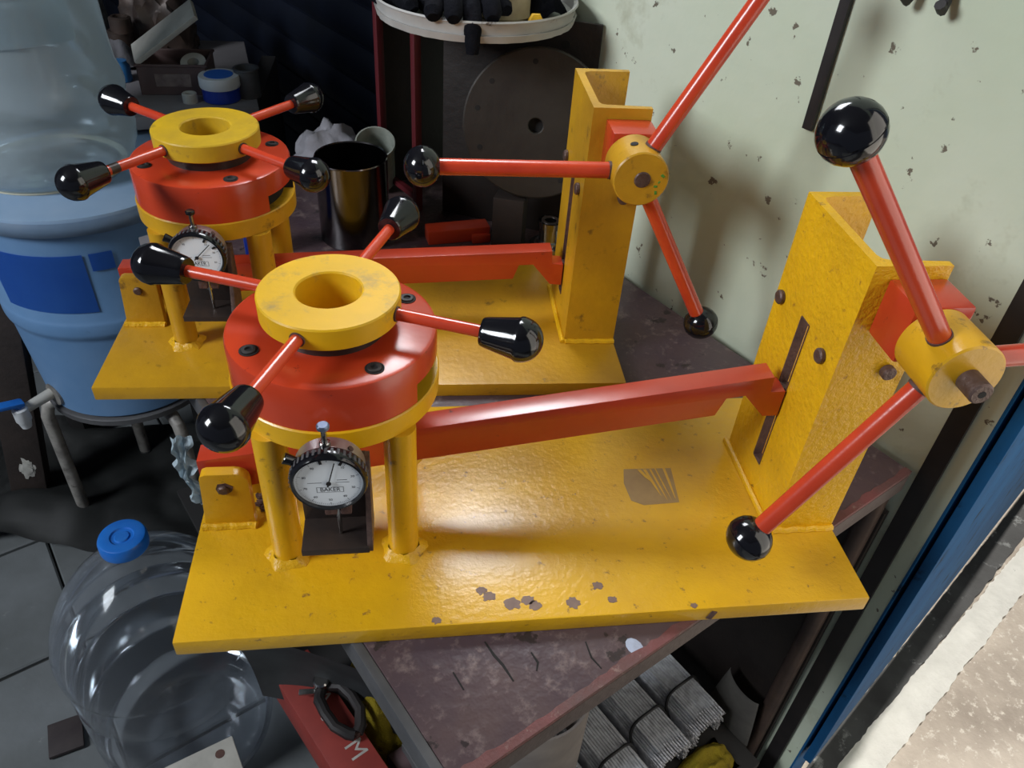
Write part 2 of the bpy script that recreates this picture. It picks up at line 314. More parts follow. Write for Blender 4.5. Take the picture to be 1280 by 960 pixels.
# ================================================================ THE TWO GAUGE FIXTURES
ZB = .0163
def pear(bm, M, s=1.0):
    """tapered black hand knob: neck at z=0, ball end outward"""
    pr = [(0, 0), (.0095, 0), (.0102, .001), (.0108, .003), (.0148, .0245), (.0158, .0262), (.0160, .028)]
    for k in range(1, 10):
        a = k/9*math.pi/2; pr.append((.0158*math.cos(a), .028 + .0155*math.sin(a)))
    pr[-1] = (0, pr[-1][1])
    bm.lathe([(r*s, z*s) for r, z in pr], 28, M)
def make_fixture(label, loc, rz, ring_deg, rod_off, hub_deg, needle_deg, screw_deg, shaft_len, front):
    root = thing('gauge_fixture', label, 'fixture', loc, rz, None)
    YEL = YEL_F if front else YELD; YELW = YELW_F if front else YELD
    def part(b, name, m, sharp=35): return b.obj(name, m, root, sharp, (0, 0, ZB))
    def sub(b, name, m, par, sharp=35): return b.obj(name, m, par, sharp)
    # --- base plate
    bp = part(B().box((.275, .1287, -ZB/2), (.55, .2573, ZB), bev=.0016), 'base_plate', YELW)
    if front:
        chips = [(.231, .030, 6), (.237, .024, 7), (.254, .016, 9), (.267, .018, 7), (.272, .013, 7), (.303, .013, 8), (.326, .028, 6), (.335, .014, 5), (.194, .005, 5), (.40, .0035, 4)]
        for i, (x, y, r) in enumerate(chips):
            b = B(); n = 20; r *= .00075
            ring = [(x + r*(1+.5*noise.noise(Vector((2.2*math.cos(2*math.pi*k/n), 2.2*math.sin(2*math.pi*k/n), i*5))))*math.cos(2*math.pi*k/n), y + r*(.8+.5*noise.noise(Vector((2.2*math.cos(2*math.pi*k/n), 2.2*math.sin(2*math.pi*k/n), i*5))))*math.sin(2*math.pi*k/n)) for k in range(n)]
            b.prism(ring, 'z', -.0008, .00025); sub(b, 'rust_chip', CHIP, bp)
        sub(B().prism([(.3755, .118), (.3735, .140), (.3775, .158), (.4235, .157), (.4195, .1135), (.386, .112)], 'z', -.0008, .0002), 'worn_sticker', STK, bp)
        for x0, x1, ya, yb, wd in ((.392, .4005, .1565, .138, .0016), (.3975, .4045, .1565, .122, .0014), (.4030, .4090, .1565, .116, .0009), (.408, .4130, .1570, .116, .0006), (.4165, .417, .157, .118, .0012)):
            sub(B().prism([(x0-wd, ya), (x0+wd, ya), ((x0+x1)/2+wd*1.1, (ya+yb)/2), (x1+wd*.3, yb), (x1-wd*.3, yb+.002), ((x0+x1)/2-wd*.7, (ya+yb)/2-.001)], 'z', -.0006, .0004), 'paint_streak', YELW, bp)
        sub(B().box((.4155, -.0003, -.009), (.005, .0012, .010), rot(0, 20, 0), bev=.0004), 'rust_chip', RUST, bp)
    for q in range(7 if front else 0):
        sub(B().blob((.052+.004*math.sin(q*2.2), .128+.0028*q, .0012), (.0042+.001*(q % 3), .0035, .0032), q+2, .5, 3, 3), 'rust_debris', RUST, bp)
    # --- pivot ears
    def ear(y0, y1):
        poly = [(.005, 0), (.046, 0)]
        cx0, cx1, top = .009, .047, .061
        poly += [(cx1, top-.011)] + [(cx1-.011+.011*math.cos(a), top-.011+.011*math.sin(a)) for a in (R(22), R(45), R(68), R(90))]
        poly += [(cx0+.005-.005*math.sin(a), top-.005+.005*math.cos(a)) for a in (R(0), R(45), R(90))]
        return B().prism(poly, 'y', y0, y1, bev=.0012)
    e1 = part(ear(.1105, .1205), 'pivot_ear', YEL); part(ear(.1470, .157), 'pivot_ear', YEL)
    sub(B().tube([(.003+.044*k/8, .1095+.0006*math.sin(k*2.1), .001) for k in range(9)], .0036, 8), 'weld_bead', YELR, e1)
    sub(B().cyl((.0265, .1075, .0445), (.0265, .112, .0445), .0046, seg=18, bev=.0012), 'pivot_pin', BOLT, e1)
    if front: sub(B().prism([(.0205, .0455), (.0225, .0505), (.029, .0515), (.0345, .0475), (.033, .0425), (.028, .0385), (.022, .0395)], 'y', .1101, .1112), 'bare_patch', RUST, e1)
    # --- lever
    sl_ = .1535 if front else .055
    def zt(x): return .0640 + (x-.008)*sl_
    lo = .0355
    poly = [(x_, zt(x_) + dz) for x_, dz in ((.006, -lo), (.006, 0), (.477, 0), (.478, -.016), (.491, -.018), (.491, -.045), (.4775, -.043), (.4565, -.0165), (.4405, -.0165), (.4345, -.034))]
    lv = part(B().prism(poly, 'y', .124, .144, bev=.0008), 'lever', REDL)
    sub(B().box((.491, .134, zt(.491)-.031), (.022, .0095, .024), bev=.001), 'tongue', BOLT, lv)
    # --- legs, flange, housing, ring
    cx, cy = .1233, .131
    for sx in (-1, 1):
        for sy in (-1, 1):
            lx, ly = cx + sx*.0466, cy + sy*.053
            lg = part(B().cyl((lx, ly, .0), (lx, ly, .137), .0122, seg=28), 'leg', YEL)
            sub(B().lathe([(.0122, .0065), (.0145, .004), (.0175, .0012), (.0185, 0)], 24, Matrix.Translation((lx, ly, 0)), wob=lambda a, z: 1 + .12*math.sin(5*a + z*300 + sx)), 'weld_bead', YELR, lg)
    Mc = Matrix.Translation((cx, cy, 0))
    part(B().lathe([(.030, .136), (.0765, .136), (.0775, .137), (.0778, .1535), (.0768, .1545), (.030, .1545), (.030, .136)], 72, Mc), 'flange', YEL)
    # red housing with a cut-out low on its right flank
    b = B(); ro = .0763; zt_, zb_, zm = .1918, .1545, .1705
    n0, n1 = R(-38), R(6)
    angs = sorted([2*math.pi*k/72 - math.pi for k in range(72)] + [n0-.0005, n0+.0005, n1-.0005, n1+.0005]); rings = []
    for a in angs:
        rm = ro-.010 if n0 < a < n1 else ro
        pf = [(.026, zt_), (ro-.0035, zt_), (ro-.001, zt_-.001), (ro, zt_-.0035), (ro, zm), (rm, zm), (rm, zb_), (.026, zb_)]
        rings.append([b.bm.verts.new((cx + r*math.cos(a), cy + r*math.sin(a), z)) for r, z in pf])
    for i in range(len(rings)):
        p, q = rings[i], rings[(i+1) % len(rings)]; am = (angs[i] + angs[(i+1) % len(angs)])/2
        for k in range(7):
            if (p[k].co-p[k+1].co).length < 1e-6 and (q[k].co-q[k+1].co).length < 1e-6: continue
            f = b.bm.faces.new([p[k], q[k], q[k+1], p[k+1]]); f.smooth = True
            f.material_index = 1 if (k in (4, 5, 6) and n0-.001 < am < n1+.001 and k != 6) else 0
    bmesh.ops.remove_doubles(b.bm, verts=b.bm.verts[:], dist=1e-6)
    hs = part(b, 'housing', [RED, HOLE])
    for k in range(4):
        a = R(screw_deg + 90*k); sx_, sy_ = cx + .063*math.cos(a), cy + .063*math.sin(a); Ms = Matrix.Translation((sx_, sy_, zt_))
        scw = B().lathe([(.0052, -.0005), (.0052, .0012), (.0047, .0016), (.0028, .0016), (.0024, .0004), (0, .0004)], 20, Ms)
        sub(scw, 'cap_screw', BLKM, hs)
        sub(B().lathe([(.0053, .0001), (.0068, .0001), (.0068, .0006), (.0053, .0006)], 20, Ms), 'counterbore', HOLE, hs)
        sub(B().lathe([(.0022, .00045), (0, .00046)], 6, Ms), 'hex_socket', HOLE, hs)
    part(B().lathe([(.0235, .1915), (.040, .1915), (.040, .2045), (.0235, .2045), (.0235, .1915)], 48, Mc), 'screw_neck', DST)
    rg = part(B().lathe([(.0233, .2035), (.0492, .2035), (.0503, .2045), (.0505, .2196), (.0495, .2208), (.0245, .2210), (.0233, .2198), (.0233, .150), (.0300, .150), (.0300, .2036)], 72, Mc), 'hand_ring', YELG_R if not front else YELR_RING)
    for k in range(4):
        a = R(ring_deg + 90*k); d = Vector((math.cos(a), math.sin(a), .0 + rod_off[k])); d.normalize(); p0 = Vector((cx, cy, .2118)) + d*.045; p1 = Vector((cx, cy, .2118)) + d*.118
        rod_ = part(B().cyl(p0, p1, .0046, seg=16), 'handle_rod', ROD)
        kb_ = B(); pear(kb_, Matrix.Translation(Vector((cx, cy, .2118)) + d*.113) @ d.to_track_quat('Z', 'Y').to_matrix().to_4x4()); sub(kb_, 'knob', BLK, rod_, 25)
        sub(B().cyl(Vector((cx, cy, .2118)) + d*.049, Vector((cx, cy, .2118)) + d*.0515, .0056, seg=16), 'rod_socket', RUST, rod_)
        if k == (0 if not front else 3): sub(B().cyl(Vector((cx, cy, .2118)) + d*.099, Vector((cx, cy, .2118)) + d*.108, .00468, seg=16), 'bare_band', DST, rod_) if not front else None
    # --- gauge bracket and dial gauge
    br = part(B().box((.1225, .0525, .102), (.048, .005, .068), bev=.0008), 'gauge_bracket', DST)
    sub(B().box((.1225, .0375, .0695), (.048, .035, .006), bev=.0008), 'bracket_foot', DST, br)
    sub(B().prism([(.0215, .0665), (.0545, .0665), (.0545, .136), (.044, .136), (.0215, .0745)], 'x', .1450, .1490, bev=.0006), 'bracket_side', BOLT, br)
    gx, gy, gz = .1227, .0225, .1364; GS = .905
    MG = Matrix.Translation((gx, gy, gz)) @ Matrix.Rotation(R(90), 4, 'X') @ Matrix.Diagonal((GS, GS, GS, 1))      # local +Z points to the viewer's side (-y)
    gb = part(B().lathe([(0, -.0245), (.0250, -.0245), (.0262, -.0235), (.0262, -.004), (0, -.004)], 56, MG), 'dial_gauge', ALU)
    bz = B().lathe([(.0262, -.0105), (.0285, -.0105), (.0288, -.009), (.0288, -.0035), (.0282, -.0015), (.0272, .0004), (.0256, .0006), (.0250, -.0016)], 64, MG)
    bzo = sub(bz, 'bezel', BLK, gb)
    b = B()
    for k in range(40):
        a = 2*math.pi*k/40; b.box(MG @ Vector((.0287*math.cos(a), .0287*math.sin(a), -.0063)), (.0019, .0054, .0010), (Matrix.Rotation(-a + R(90), 4, 'Y')), bev=.0003, seg=1)
    sub(b, 'knurling', GREYM, gb)
    sub(B().lathe([(0, -.0028), (.0253, -.0028), (.0253, -.0022), (0, -.0022)], 56, MG), 'dial_face', WHITE, gb)
    def flat(x0, y0, x1, y1, ang, r, zz, m, name):     # small printed bar at polar place on the face (ang clockwise from top)
        a = R(ang); dx, dy = math.sin(a), math.cos(a); px, py = -dy, dx
        poly = [(r+y0, x0), (r+y0, x1), (r+y1, x1), (r+y1, x0)]
        pts3 = [MG @ Vector((dx*q + dy*s_, dy*q - dx*s_, zz)) for q, s_ in poly]
        return pts3
    tick = B(); num = B()
    for k in range(100):
        ln = .0026 if k % 10 == 0 else (.0018 if k % 5 == 0 else .0012); wd = .00016 if k % 10 == 0 else .00009
        tick.bm.faces.new([tick.bm.verts.new(p) for p in flat(-wd, -ln, wd, 0, k*3.6, .0238, -.00212, INK, '')])
    sub(tick, 'tick_marks', INK, gb)
    for k in range(10):
        if k == 0: continue
        a = R(36*k); text_mesh('numeral', str(k*10), .0030, MG @ Matrix.Translation((.0185*math.sin(a), .0185*math.cos(a), -.0021)), INK, gb)
    text_mesh('maker_name', 'BAKER', .0050, MG @ Matrix.Translation((.0005, -.0075, -.0021)) @ Matrix.Diagonal((1, 1.15, 1, 1)), INK, gb)
    fr = B()
    for x0, x1, y0, y1 in ((-.0094, .0104, -.0103, -.0100), (-.0094, .0104, -.0050, -.0047), (-.0094, -.0091, -.0103, -.0047), (.0101, .0104, -.0103, -.0047), (-.0155, -.0050, -.0002, .0002), (.0050, .0150, -.0002, .0002), (.0060, .0135, .0022, .0027)):
        fr.bm.faces.new([fr.bm.verts.new(MG @ Vector((x, y, -.0021))) for x, y in ((x0, y0), (x1, y0), (x1, y1), (x0, y1))])
    sub(fr, 'printed_lines', INK, gb)
    for a in ((-12, 27) if front else (28, 58)):
        mk = B(); pts3 = flat(-.0011, -.0045, .0011, -.0002, a, .0243, -.0016, INK, ''); mk.bm.faces.new([mk.bm.verts.new(p) for p in pts3]); sub(mk, 'limit_marker', BLKM, gb)
    nd = B(); nd.bm.faces.new([nd.bm.verts.new(p) for p in flat(-.0006, -.004, .0006, .0005, needle_deg, .0, -.0010, INK, '')])
    pts3 = flat(-.00045, .0, .00045, .0215, needle_deg, .0, -.0010, INK, ''); nd.bm.faces.new([nd.bm.verts.new(p) for p in pts3])
    sub(nd, 'needle', BLKM, gb)
    sub(B().lathe([(0, -.0012), (.0019, -.0012), (.0019, -.0004), (0, -.0003)], 18, MG), 'needle_hub', BLKM, gb)
    up_ = gz + .0225; ym = gy + .0125
    st_ = B().cyl((gx-.001, ym, up_-.001), (gx-.001, ym, up_+.0055), .0038, seg=18, bev=.0006); st_.cyl((gx-.001, ym, up_+.0055), (gx-.001, ym, up_+.017), .0019, seg=14)
    sub(st_, 'stem', STEEL, gb)
    sub(B().cyl((gx-.001, ym, up_+.0165), (gx-.001, ym, up_+.0205), .0043, seg=18, bev=.0009), 'plunger_cap', GREYB if front else BLK, gb)
    dn = B().cyl((gx+.003, ym, gz-.024), (gx+.003, ym, gz-.040), .0036, seg=16); dn.cyl((gx+.003, ym, gz-.040), (gx+.003, ym, gz-.0632), .0019, .0012, seg=12)
    sub(dn, 'spindle', STEEL, gb)
    sub(B().box((gx-.0015, ym, gz-.0315), (.0085, .012, .012), bev=.001), 'stem_clamp', RUST, gb); sub(B().box((gx+.0090, ym, gz-.0315), (.0075, .012, .012), bev=.001), 'stem_clamp', RUST, gb)
    sub(B().cyl((gx-.0205, gy+.010, gz+.0125), (gx-.0285, gy+.010, gz+.0165), .0034, .0042, seg=14, bev=.0006), 'bezel_lock', BLK, gb)
    sub(B().cyl((gx+.0145, gy+.0145, gz+.0178), (gx+.0156, gy+.0145, gz+.0190), .0021, seg=14), 'body_screw', BOLT, gb)
    # --- steel channel post
    xc, y0, y1, Hh, F = .4927, .0765, .1901, .2693, .0569; tw, tf = .0075, .0085
    poly = [(xc, y0), (xc+F, y0), (xc+F, y0+tf*.75), (xc+tw+.007, y0+tf), (xc+tw+.002, y0+tf+.002), (xc+tw, y0+tf+.007), (xc+tw, y1-tf-.007), (xc+tw+.002, y1-tf-.002), (xc+tw+.007, y1-tf), (xc+F, y1-tf*.75), (xc+F, y1), (xc, y1)]
    ch = B()
    # web as four strips around the slot, flanges
    sy0, sy1, sz0, sz1 = .1265, .1410, .032, .185
    ch.prism([(xc, y0), (xc+F, y0), (xc+F, y0+tf*.75), (xc+tw+.007, y0+tf), (xc+tw+.002, y0+tf+.002), (xc+tw, y0+tf+.007), (xc+tw, sy0), (xc, sy0)], 'z', 0, Hh)
    ch.prism([(xc, sy1), (xc+tw, sy1), (xc+tw, y1-tf-.007), (xc+tw+.002, y1-tf-.002), (xc+tw+.007, y1-tf), (xc+F, y1-tf*.75), (xc+F, y1), (xc, y1)], 'z', 0, Hh)
    ch.prism([(xc, sy0), (xc+tw, sy0), (xc+tw, sy1), (xc, sy1)], 'z', 0, sz0); ch.prism([(xc, sy0), (xc+tw, sy0), (xc+tw, sy1), (xc, sy1)], 'z', sz1, Hh)
    bmesh.ops.remove_doubles(ch.bm, verts=ch.bm.verts[:], dist=1e-5)
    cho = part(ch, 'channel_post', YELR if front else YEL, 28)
    sl2 = B()
    for y_ in (sy0, sy1): sl2.box((xc+tw/2-.0004, y_, (sz0+sz1)/2), (tw+.0006, .0010, sz1-sz0-.001))
    for z_ in (sz0, sz1): sl2.box((xc+tw/2-.0004, (sy0+sy1)/2, z_), (tw+.0006, sy1-sy0, .0010))
    sub(sl2, 'slot_lip', RUST, cho)
    def bolt(p, d, r=.0062, h=.005, m=BOLT): return B().cyl(p, Vector(p) + Vector(d)*h, r, seg=20, bev=.0012)
    sub(bolt((xc+.0005, .1788, .1788), (-1, 0, 0)), 'bolt_head', BOLT, cho); sub(bolt((xc+.0005, .0976, .1778), (-1, 0, 0)), 'bolt_head', BOLT, cho)
    sub(bolt((.534, y0+.0005, .1792), (0, -1, 0), .0058, .007), 'bolt_head', BOLT, cho)
    sub(B().lathe([(.0, 0), (.006, 0), (.0065, .004), (.003, .006), (0, .006)], 10, Matrix.Translation((xc+tw, .110, .2535)) @ Matrix.Rotation(R(90), 4, 'Y')), 'nut', BOLT, cho)
    sub(B().tube([(xc-.002, y0-.003 + (y1-y0+.006)*k/14, .0012) for k in range(15)], .0032, 8), 'weld_bead', YELR, cho)
    sub(B().tube([(xc + F*k/9, y0-.002 + .0008*math.sin(k*2.3), .001) for k in range(10)], .0034, 8), 'weld_bead', YELR, cho)
    # --- bearing block, hub and crank handles
    hx, hz = .5262, .2345
    part(B().box((.5275, .0583, .2372), (.043, .0366, .0445), bev=.002), 'bearing_block', RED)
    hub = part(B().cyl((hx, .0395, hz), (hx, -.0030, hz), .0252, seg=56, bev=.0012), 'hub', YEL)
    sub(B().cyl((hx+.001, -.0015, hz), (hx+.001, -.0032-shaft_len, hz), .0078, seg=24, bev=.0012), 'shaft_end', BOLT, hub)
    if front: sub(B().cyl((hx+.001, -.0030-shaft_len, hz), (hx+.001, -.0034-shaft_len, hz), .0026, seg=14), 'centre_hole', HOLE, hub)
    else:
        sub(B().lathe([(0, 0), (.0036, .0), (.0036, .0006), (0, .0006)], 14, Matrix.Translation((hx-.006, .017, hz+.0246)) @ Matrix.Rotation(R(-13), 4, 'Y')), 'oil_hole', HOLE, hub)
        for q, (dx, dz, s_) in enumerate(((.014, -.006, .002), (.019, .004, .0024), (.015, -.012, .0022), (.0165, -.002, .0015))):
            sub(B().box((hx+dx, -.0031, hz+dz), (s_*1.6, .0004, s_), rot(0, 40*q, 0), bev=.0002), 'green_mark', GREENP, hub)
    for k, a in enumerate(hub_deg):
        d = Vector((math.cos(R(a)), 0, math.sin(R(a)))); c0 = Vector((hx, .0165, hz)); Ln = .193
        rd = part(B().cyl(c0 + d*.0235, c0 + d*(Ln-.012), .0074, seg=24), 'crank_handle', ROD)
        q = d.to_track_quat('Z', 'Y').to_matrix().to_4x4(); kn = B(); pr = []
        for j in range(0, 13):
            an = -math.pi/2 + j/12*math.pi; pr.append((max(0, .0180*math.cos(an)), .0168*math.sin(an)))
            if j == 6: pr[-1] = (.0180, -.0008); pr += [(.0176, -.0006), (.0176, .0006), (.0180, .0008)]
        kn.lathe(pr, 40, Matrix.Translation(c0 + d*(Ln)) @ q); sub(kn, 'ball_knob', BLK, rd, 25)
        sub(B().cyl(c0 + d*.0242, c0 + d*.0265, .0080, seg=20), 'rod_socket', RUST, rd)
    return root
YELR_RING = mat('yellow_ring_dusty', (.72, .41, .006), .45, 0, (.62, .36, .012), 22, (.36, .24, .07), 30, .56, .16, .15, 90, .3)
YELG_R = YELG
GREYB = mat('blue_grey_cap', (.16, .2, .3), .35, .5)
make_fixture('yellow steel checking fixture with a worn brown sticker on its base plate', (0, 0, H0-ZB), 0, -111.5, (0, 0, 0, 0), (129, 241.5, 4), 15, 30, .0155, True)
make_fixture('yellow steel checking fixture with green marks on its hub, beside the steel cup', (-.13935, .30118, H0-ZB), -.02556, -129.5+1.46, (0, 0, 0, 0), (180, 62.5, -60), 44, 28, .0008, False)
TOPZ = H0-ZB
# ================================================================ WORK TABLE
TW, TL, TT = .546, .945, .028
tb = thing('work_table', 'dark purple brown painted work table under the yellow fixtures, scuffed and chipped', 'table', RM(0, 0, 0), ANG)
B().prism([(0, 0), (TW, 0), (TW, TL), (.24, TL), (.035, .80), (0, .70)], 'z', TOPZ-TT, TOPZ, bev=.0015).obj('tabletop', TAB, tb)
B().box((TW/2, -.0025, TOPZ-TT/2-.003), (TW, .005, TT-.006), bev=.001).obj('edge_board', TABE, tb)
pl_ = [(TW*k/90, -.0052) for k in range(91)] + [(TW*k/90, .0015 + .0045*abs(noise.noise(Vector((k*.7, 0, 0)))) + .003*noise.noise(Vector((k*.17, 5, 0)))) for k in range(90, -1, -1)]
B().prism(pl_, 'z', TOPZ-.004, TOPZ+.0004).obj('peeling_edge', TABR, tb)
B().box((-.004, .35, TOPZ-.0155), (.008, .70, .030), bev=.0015).obj('edge_strip', GREYM, tb)
for u_, v_ in ((.545, .012), (.05, .03), (.06, .66), (.535, TL-.02)):
    B().cyl((u_-.0, v_, 0), (u_, v_, TOPZ-TT), .0105, seg=16).obj('leg', PIPE, tb)
B().box((.262, .455, .212), (.506, .95, .014), bev=.002).obj('lower_shelf', DARKB, tb)
def crack(pts, wd, name='crack', m=HOLE, th=.0003):
    b = B(); n = len(pts); L_ = []; R_ = []
    for i, p in enumerate(pts):
        d = Vector(pts[min(i+1, n-1)]) - Vector(pts[max(i-1, 0)]); d.normalize(); q = Vector((-d.y, d.x)); k = wd*(.25 + math.sin(math.pi*(i+.5)/n))
        L_.append((p[0]+q.x*k, p[1]+q.y*k)); R_.append((p[0]-q.x*k, p[1]-q.y*k))
    b.prism(L_ + R_[::-1], 'z', TOPZ-.001, TOPZ+th); return b.obj(name, m, tb)
def TU(x, y): d = Vector((x-.2, y+.11)); return (d.x*CA + d.y*SA, -d.x*SA + d.y*CA)
crack([TU(.231, -.006), TU(.237, -.018), TU(.243, -.027), TU(.2495, -.041)], .0009)
crack([TU(.266, -.018), TU(.270, -.027), TU(.268, -.034)], .0007); crack([TU(.310, -.012), TU(.312, -.026), TU(.318, -.036)], .0006); crack([TU(.205, -.03), TU(.212, -.045)], .0006)
b = B(); b.prism([tuple(Vector(TU(.348, -.0195)) + Vector((.0062*(1+.5*noise.noise(Vector((k, 2, 0))))*math.cos(k*.5236), .0085*(1+.5*noise.noise(Vector((k, 7, 0))))*math.sin(k*.5236)))) for k in range(12)], 'z', TOPZ-.001, TOPZ+.0003); b.obj('paint_splash', mat('pale_blue_splash', (.42, .48, .62), .5, 0, (.3, .33, .42), 90), tb)

# ================================================================ THINGS ON THE TABLE
t = thing('steel_cup', 'tall stainless steel cup standing open on the table', 'cup', (.110, .644, TOPZ))
B().lathe([(0, 0), (.0455, 0), (.047, .002), (.047, .114), (.0474, .1155), (.0468, .117), (.0455, .1155), (.0452, .004), (0, .004)], 56).obj('cup_body', DARKSS, t)
b = B(); b.tube([((.031)*math.cos(a*.3142)-.006, .031*math.sin(a*.3142)-.004, .070) for a in range(20)], .005, 8, closed=True); tag(b.obj('wire_coil', GREYM), 'grey wire coil lying inside the tall steel cup', 'coil'); bpy.data.objects['wire_coil'].location = (.110, .644, TOPZ + .004)
bpy.data.objects['wire_coil'].scale = (1, 1, 1)
bpy.data.objects['wire_coil'].data.transform(Matrix.Translation((0, 0, -.065)))
t = thing('red_bar', 'short red painted steel bar lying on the table before the dark sheet', 'bar', (.250, .636, TOPZ), R(10))
B().box((0, 0, .0105), (.088, .026, .021), bev=.0025).obj('bar_body', REDL, t); B().box((.030, -.016, .006), (.026, .008, .012), bev=.002).obj('side_lug', REDL, t)
def spool(label, loc, r, h):
    t = thing('steel_bush', label, 'bush', loc, 0, 'steel bushes stacked before the dark sheet')
    B().lathe([(r*.42, 0), (r, 0), (r, h*.16), (r*.82, h*.2), (r*.82, h*.72), (r*.95, h*.76), (r*.95, h), (r*.42, h), (r*.42, 0)], 40).obj('bush_body', STEEL, t)
    B().lathe([(r*.5, h-.0002), (r*.72, h-.0002), (r*.72, h+.0008), (r*.5, h+.0008), (r*.5, h-.0002)], 32).obj('end_groove', DST, t)
    for k in range(4): B().cyl((r*.82*math.cos(k*1.57+.4), r*.82*math.sin(k*1.57+.4), h-.001), (r*.82*math.cos(k*1.57+.4), r*.82*math.sin(k*1.57+.4), h+.0006), r*.07, seg=10).obj('end_hole', HOLE, t)
spool('wide bright steel bush at the bottom of the small stack', (.367, .576, TOPZ), .0255, .026)
spool('narrow bright steel bush standing on top of the wider bush', (.368, .575, TOPZ+.026), .0165, .034)
# panel, faceplate, red stand, tray
t = thing('steel_sheet', 'rusty dark brown steel sheet standing upright against the wall', 'sheet', (.3275, .679, TOPZ), R(-24.3))
B().box((0, 0, .144), (.205, .006, .288), bev=.001).obj('sheet_body', BROWNST, t)
for x, z in ((-.045, .185), (.06, .26), (-.07, .25)): B().cyl((x, -.0025, z), (x, -.0036, z), .005, seg=14).obj('drilled_hole', HOLE, t)
tag(B().box((0, 0, .0385), (.042, .030, .077), bev=.002).obj('wooden_block', WOOD, loc=(.319, .614, TOPZ)), 'dark wooden block under the round iron faceplate', 'block')
bpy.data.objects['wooden_block'].rotation_euler.z = R(-20)
t = thing('faceplate', 'round iron faceplate with a bored centre leaning against the dark sheet', 'faceplate', (.343, .606, TOPZ+.0795), R(-11))
MF = Matrix.Rotation(R(-10), 4, 'X') @ Matrix.Translation((0, 0, .0925)) @ Matrix.Rotation(R(90), 4, 'X')
B().lathe([(.0092, 0), (.0905, 0), (.0925, .0015), (.0925, .0105), (.0905, .012), (.0104, .012), (.0092, .011), (.0092, 0)], 72, MF).obj('disc', FACEP, t)
B().lathe([(.0092, .002), (0, .002)], 20, MF).obj('bore', HOLE, t)
for a in (20, 95, 140, 168, 205, 232, 300, 340):
    p = MF @ Vector((.076*math.cos(R(a)), .076*math.sin(R(a)), .0115)); q = MF @ Vector((.076*math.cos(R(a)), .076*math.sin(R(a)), .0124)); B().cyl(p, q, .0034, seg=12).obj('screw_hole', HOLE, t)
st = thing('red_stand', 'dark stand with maroon square posts under the white round tray', 'stand', (.197, .722, TOPZ), ANG)
for u_, v_ in ((0, 0), (0, .10), (.155, 0), (.155, .10)): B().box((u_, v_, .140), (.0105, .0105, .280), bev=.001).obj('post', MAROON, st)
B().box((.0775, .05, .2835), (.165, .11, .008), bev=.001).obj('top_plate', BROWNST, st); B().box((0, .05, .02), (.008, .09, .008)).obj('brace', MAROON, st); B().box((.0775, .10, .13), (.145, .004, .26)).obj('back_panel', BROWNST, st)
TRZ = TOPZ + .2895
t = thing('round_tray', 'round white enamel tray with chipped rim on the maroon stand', 'tray', (.270, .676, TRZ))
B().lathe([(0, .0), (.110, 0), (.1195, .003), (.121, .014), (.1235, .017), (.1225, .019), (.118, .0165), (.1165, .006), (.108, .003), (0, .003)], 90, wob=lambda a, z: 1 + (.006*noise.noise(Vector((a*9, z*50, 0))) if z < .012 else 0)).obj('tray_body', PAINTW, t)
B().lathe([(.1160, -.004), (.1195, -.0045), (.1222, .0035), (.1200, .0035)], 120, wob=lambda a, z: 1 + .012*noise.noise(Vector((a*14, z*90, 2)))).obj('skirt', PAINTW, t)
def glove(label, loc, rz, hang):
    t = thing('work_glove', label, 'glove', loc, rz)
    b = B(); b.blob((0, .024, .012), (.040, .034, .020), 3+hang, .22, 1.9, 4)
    for k in range(4):
        x = -.027 + .018*k; ln = .034 + .007*math.sin(k*1.1); h_ = hang if k in (2,) else 0; c_ = .018 + .006*(k % 2)
        b.tube([(x, .004, c_), (x*1.1, -.012, c_+.002), (x*1.15, -.012-ln*.5, c_ - .004), (x*1.2, -.012-ln*.8, .012 - h_*.016), (x*1.2, -.012-ln*(.95 if not h_ else .86), .008 - h_*.036)], [.010, .0105, .0105, .0105, .007], 12)
    b.tube([(.030, .028, .013), (.044, .014, .012), (.050, .0, .010), (.052, -.010, .009)], [.010, .0105, .0095, .006], 10)
    b.obj('glove_body', GLOVE, t)
glove('black cloth work glove with a finger hanging over the white tray rim', (.246, .603, TRZ+.012), 0, 1)
glove('black cloth work glove lying crumpled in the white tray', (.190, .668, TRZ+.004), R(40), 0)
t = thing('cream_pot', 'small cream pot standing on the white tray', 'pot', (.300, .640, TRZ+.0035))
B().lathe([(0, 0), (.030, 0), (.033, .004), (.031, .010), (.029, .05), (.027, .05), (.028, .012), (0, .008)], 40).obj('pot_body', mat('cream_enamel', (.42, .36, .22), .5, 0, (.3, .24, .14), 30), t)
t = thing('yellow_bolt', 'yellow plated hexagon bolt lying on the white tray', 'bolt', (.330, .590, TRZ+.0125))
Mb = Matrix.Rotation(R(75), 4, 'X')
B().lathe([(0, 0), (.0085, 0), (.0085, .006), (.007, .007), (0, .007)], 6, Mb).obj('head', YELR, t, 20); B().cyl(Mb @ Vector((0, 0, -.03)), Mb @ Vector((0, 0, 0)), .0045, seg=14).obj('shank', YELR, t)
def rag(name, label, cat, loc, rz, size, seed, m, n=40):
    b = B(); sx, sy, sz = size
    def f(a, q):
        d = math.hypot(a-.5, q-.5)*2; en = max(0., 1-d*d*.75)
        fold = .5 + .5*noise.noise(Vector((a*3.1+seed, q*3.1, seed))) + .13*noise.noise(Vector((a*8+seed, q*8, 3)))
        z = sz*max(.02, en*fold) + .002
        return Vector(((a-.5)*sx*(1+.15*noise.noise(Vector((q*4, seed, 0)))), (q-.5)*sy*(1+.15*noise.noise(Vector((a*4, seed, 4)))), z))
    b.grid(f, n, n, thick=-.0018); o = b.obj(name, m, None, 80, loc, rz); return tag(o, label, cat)
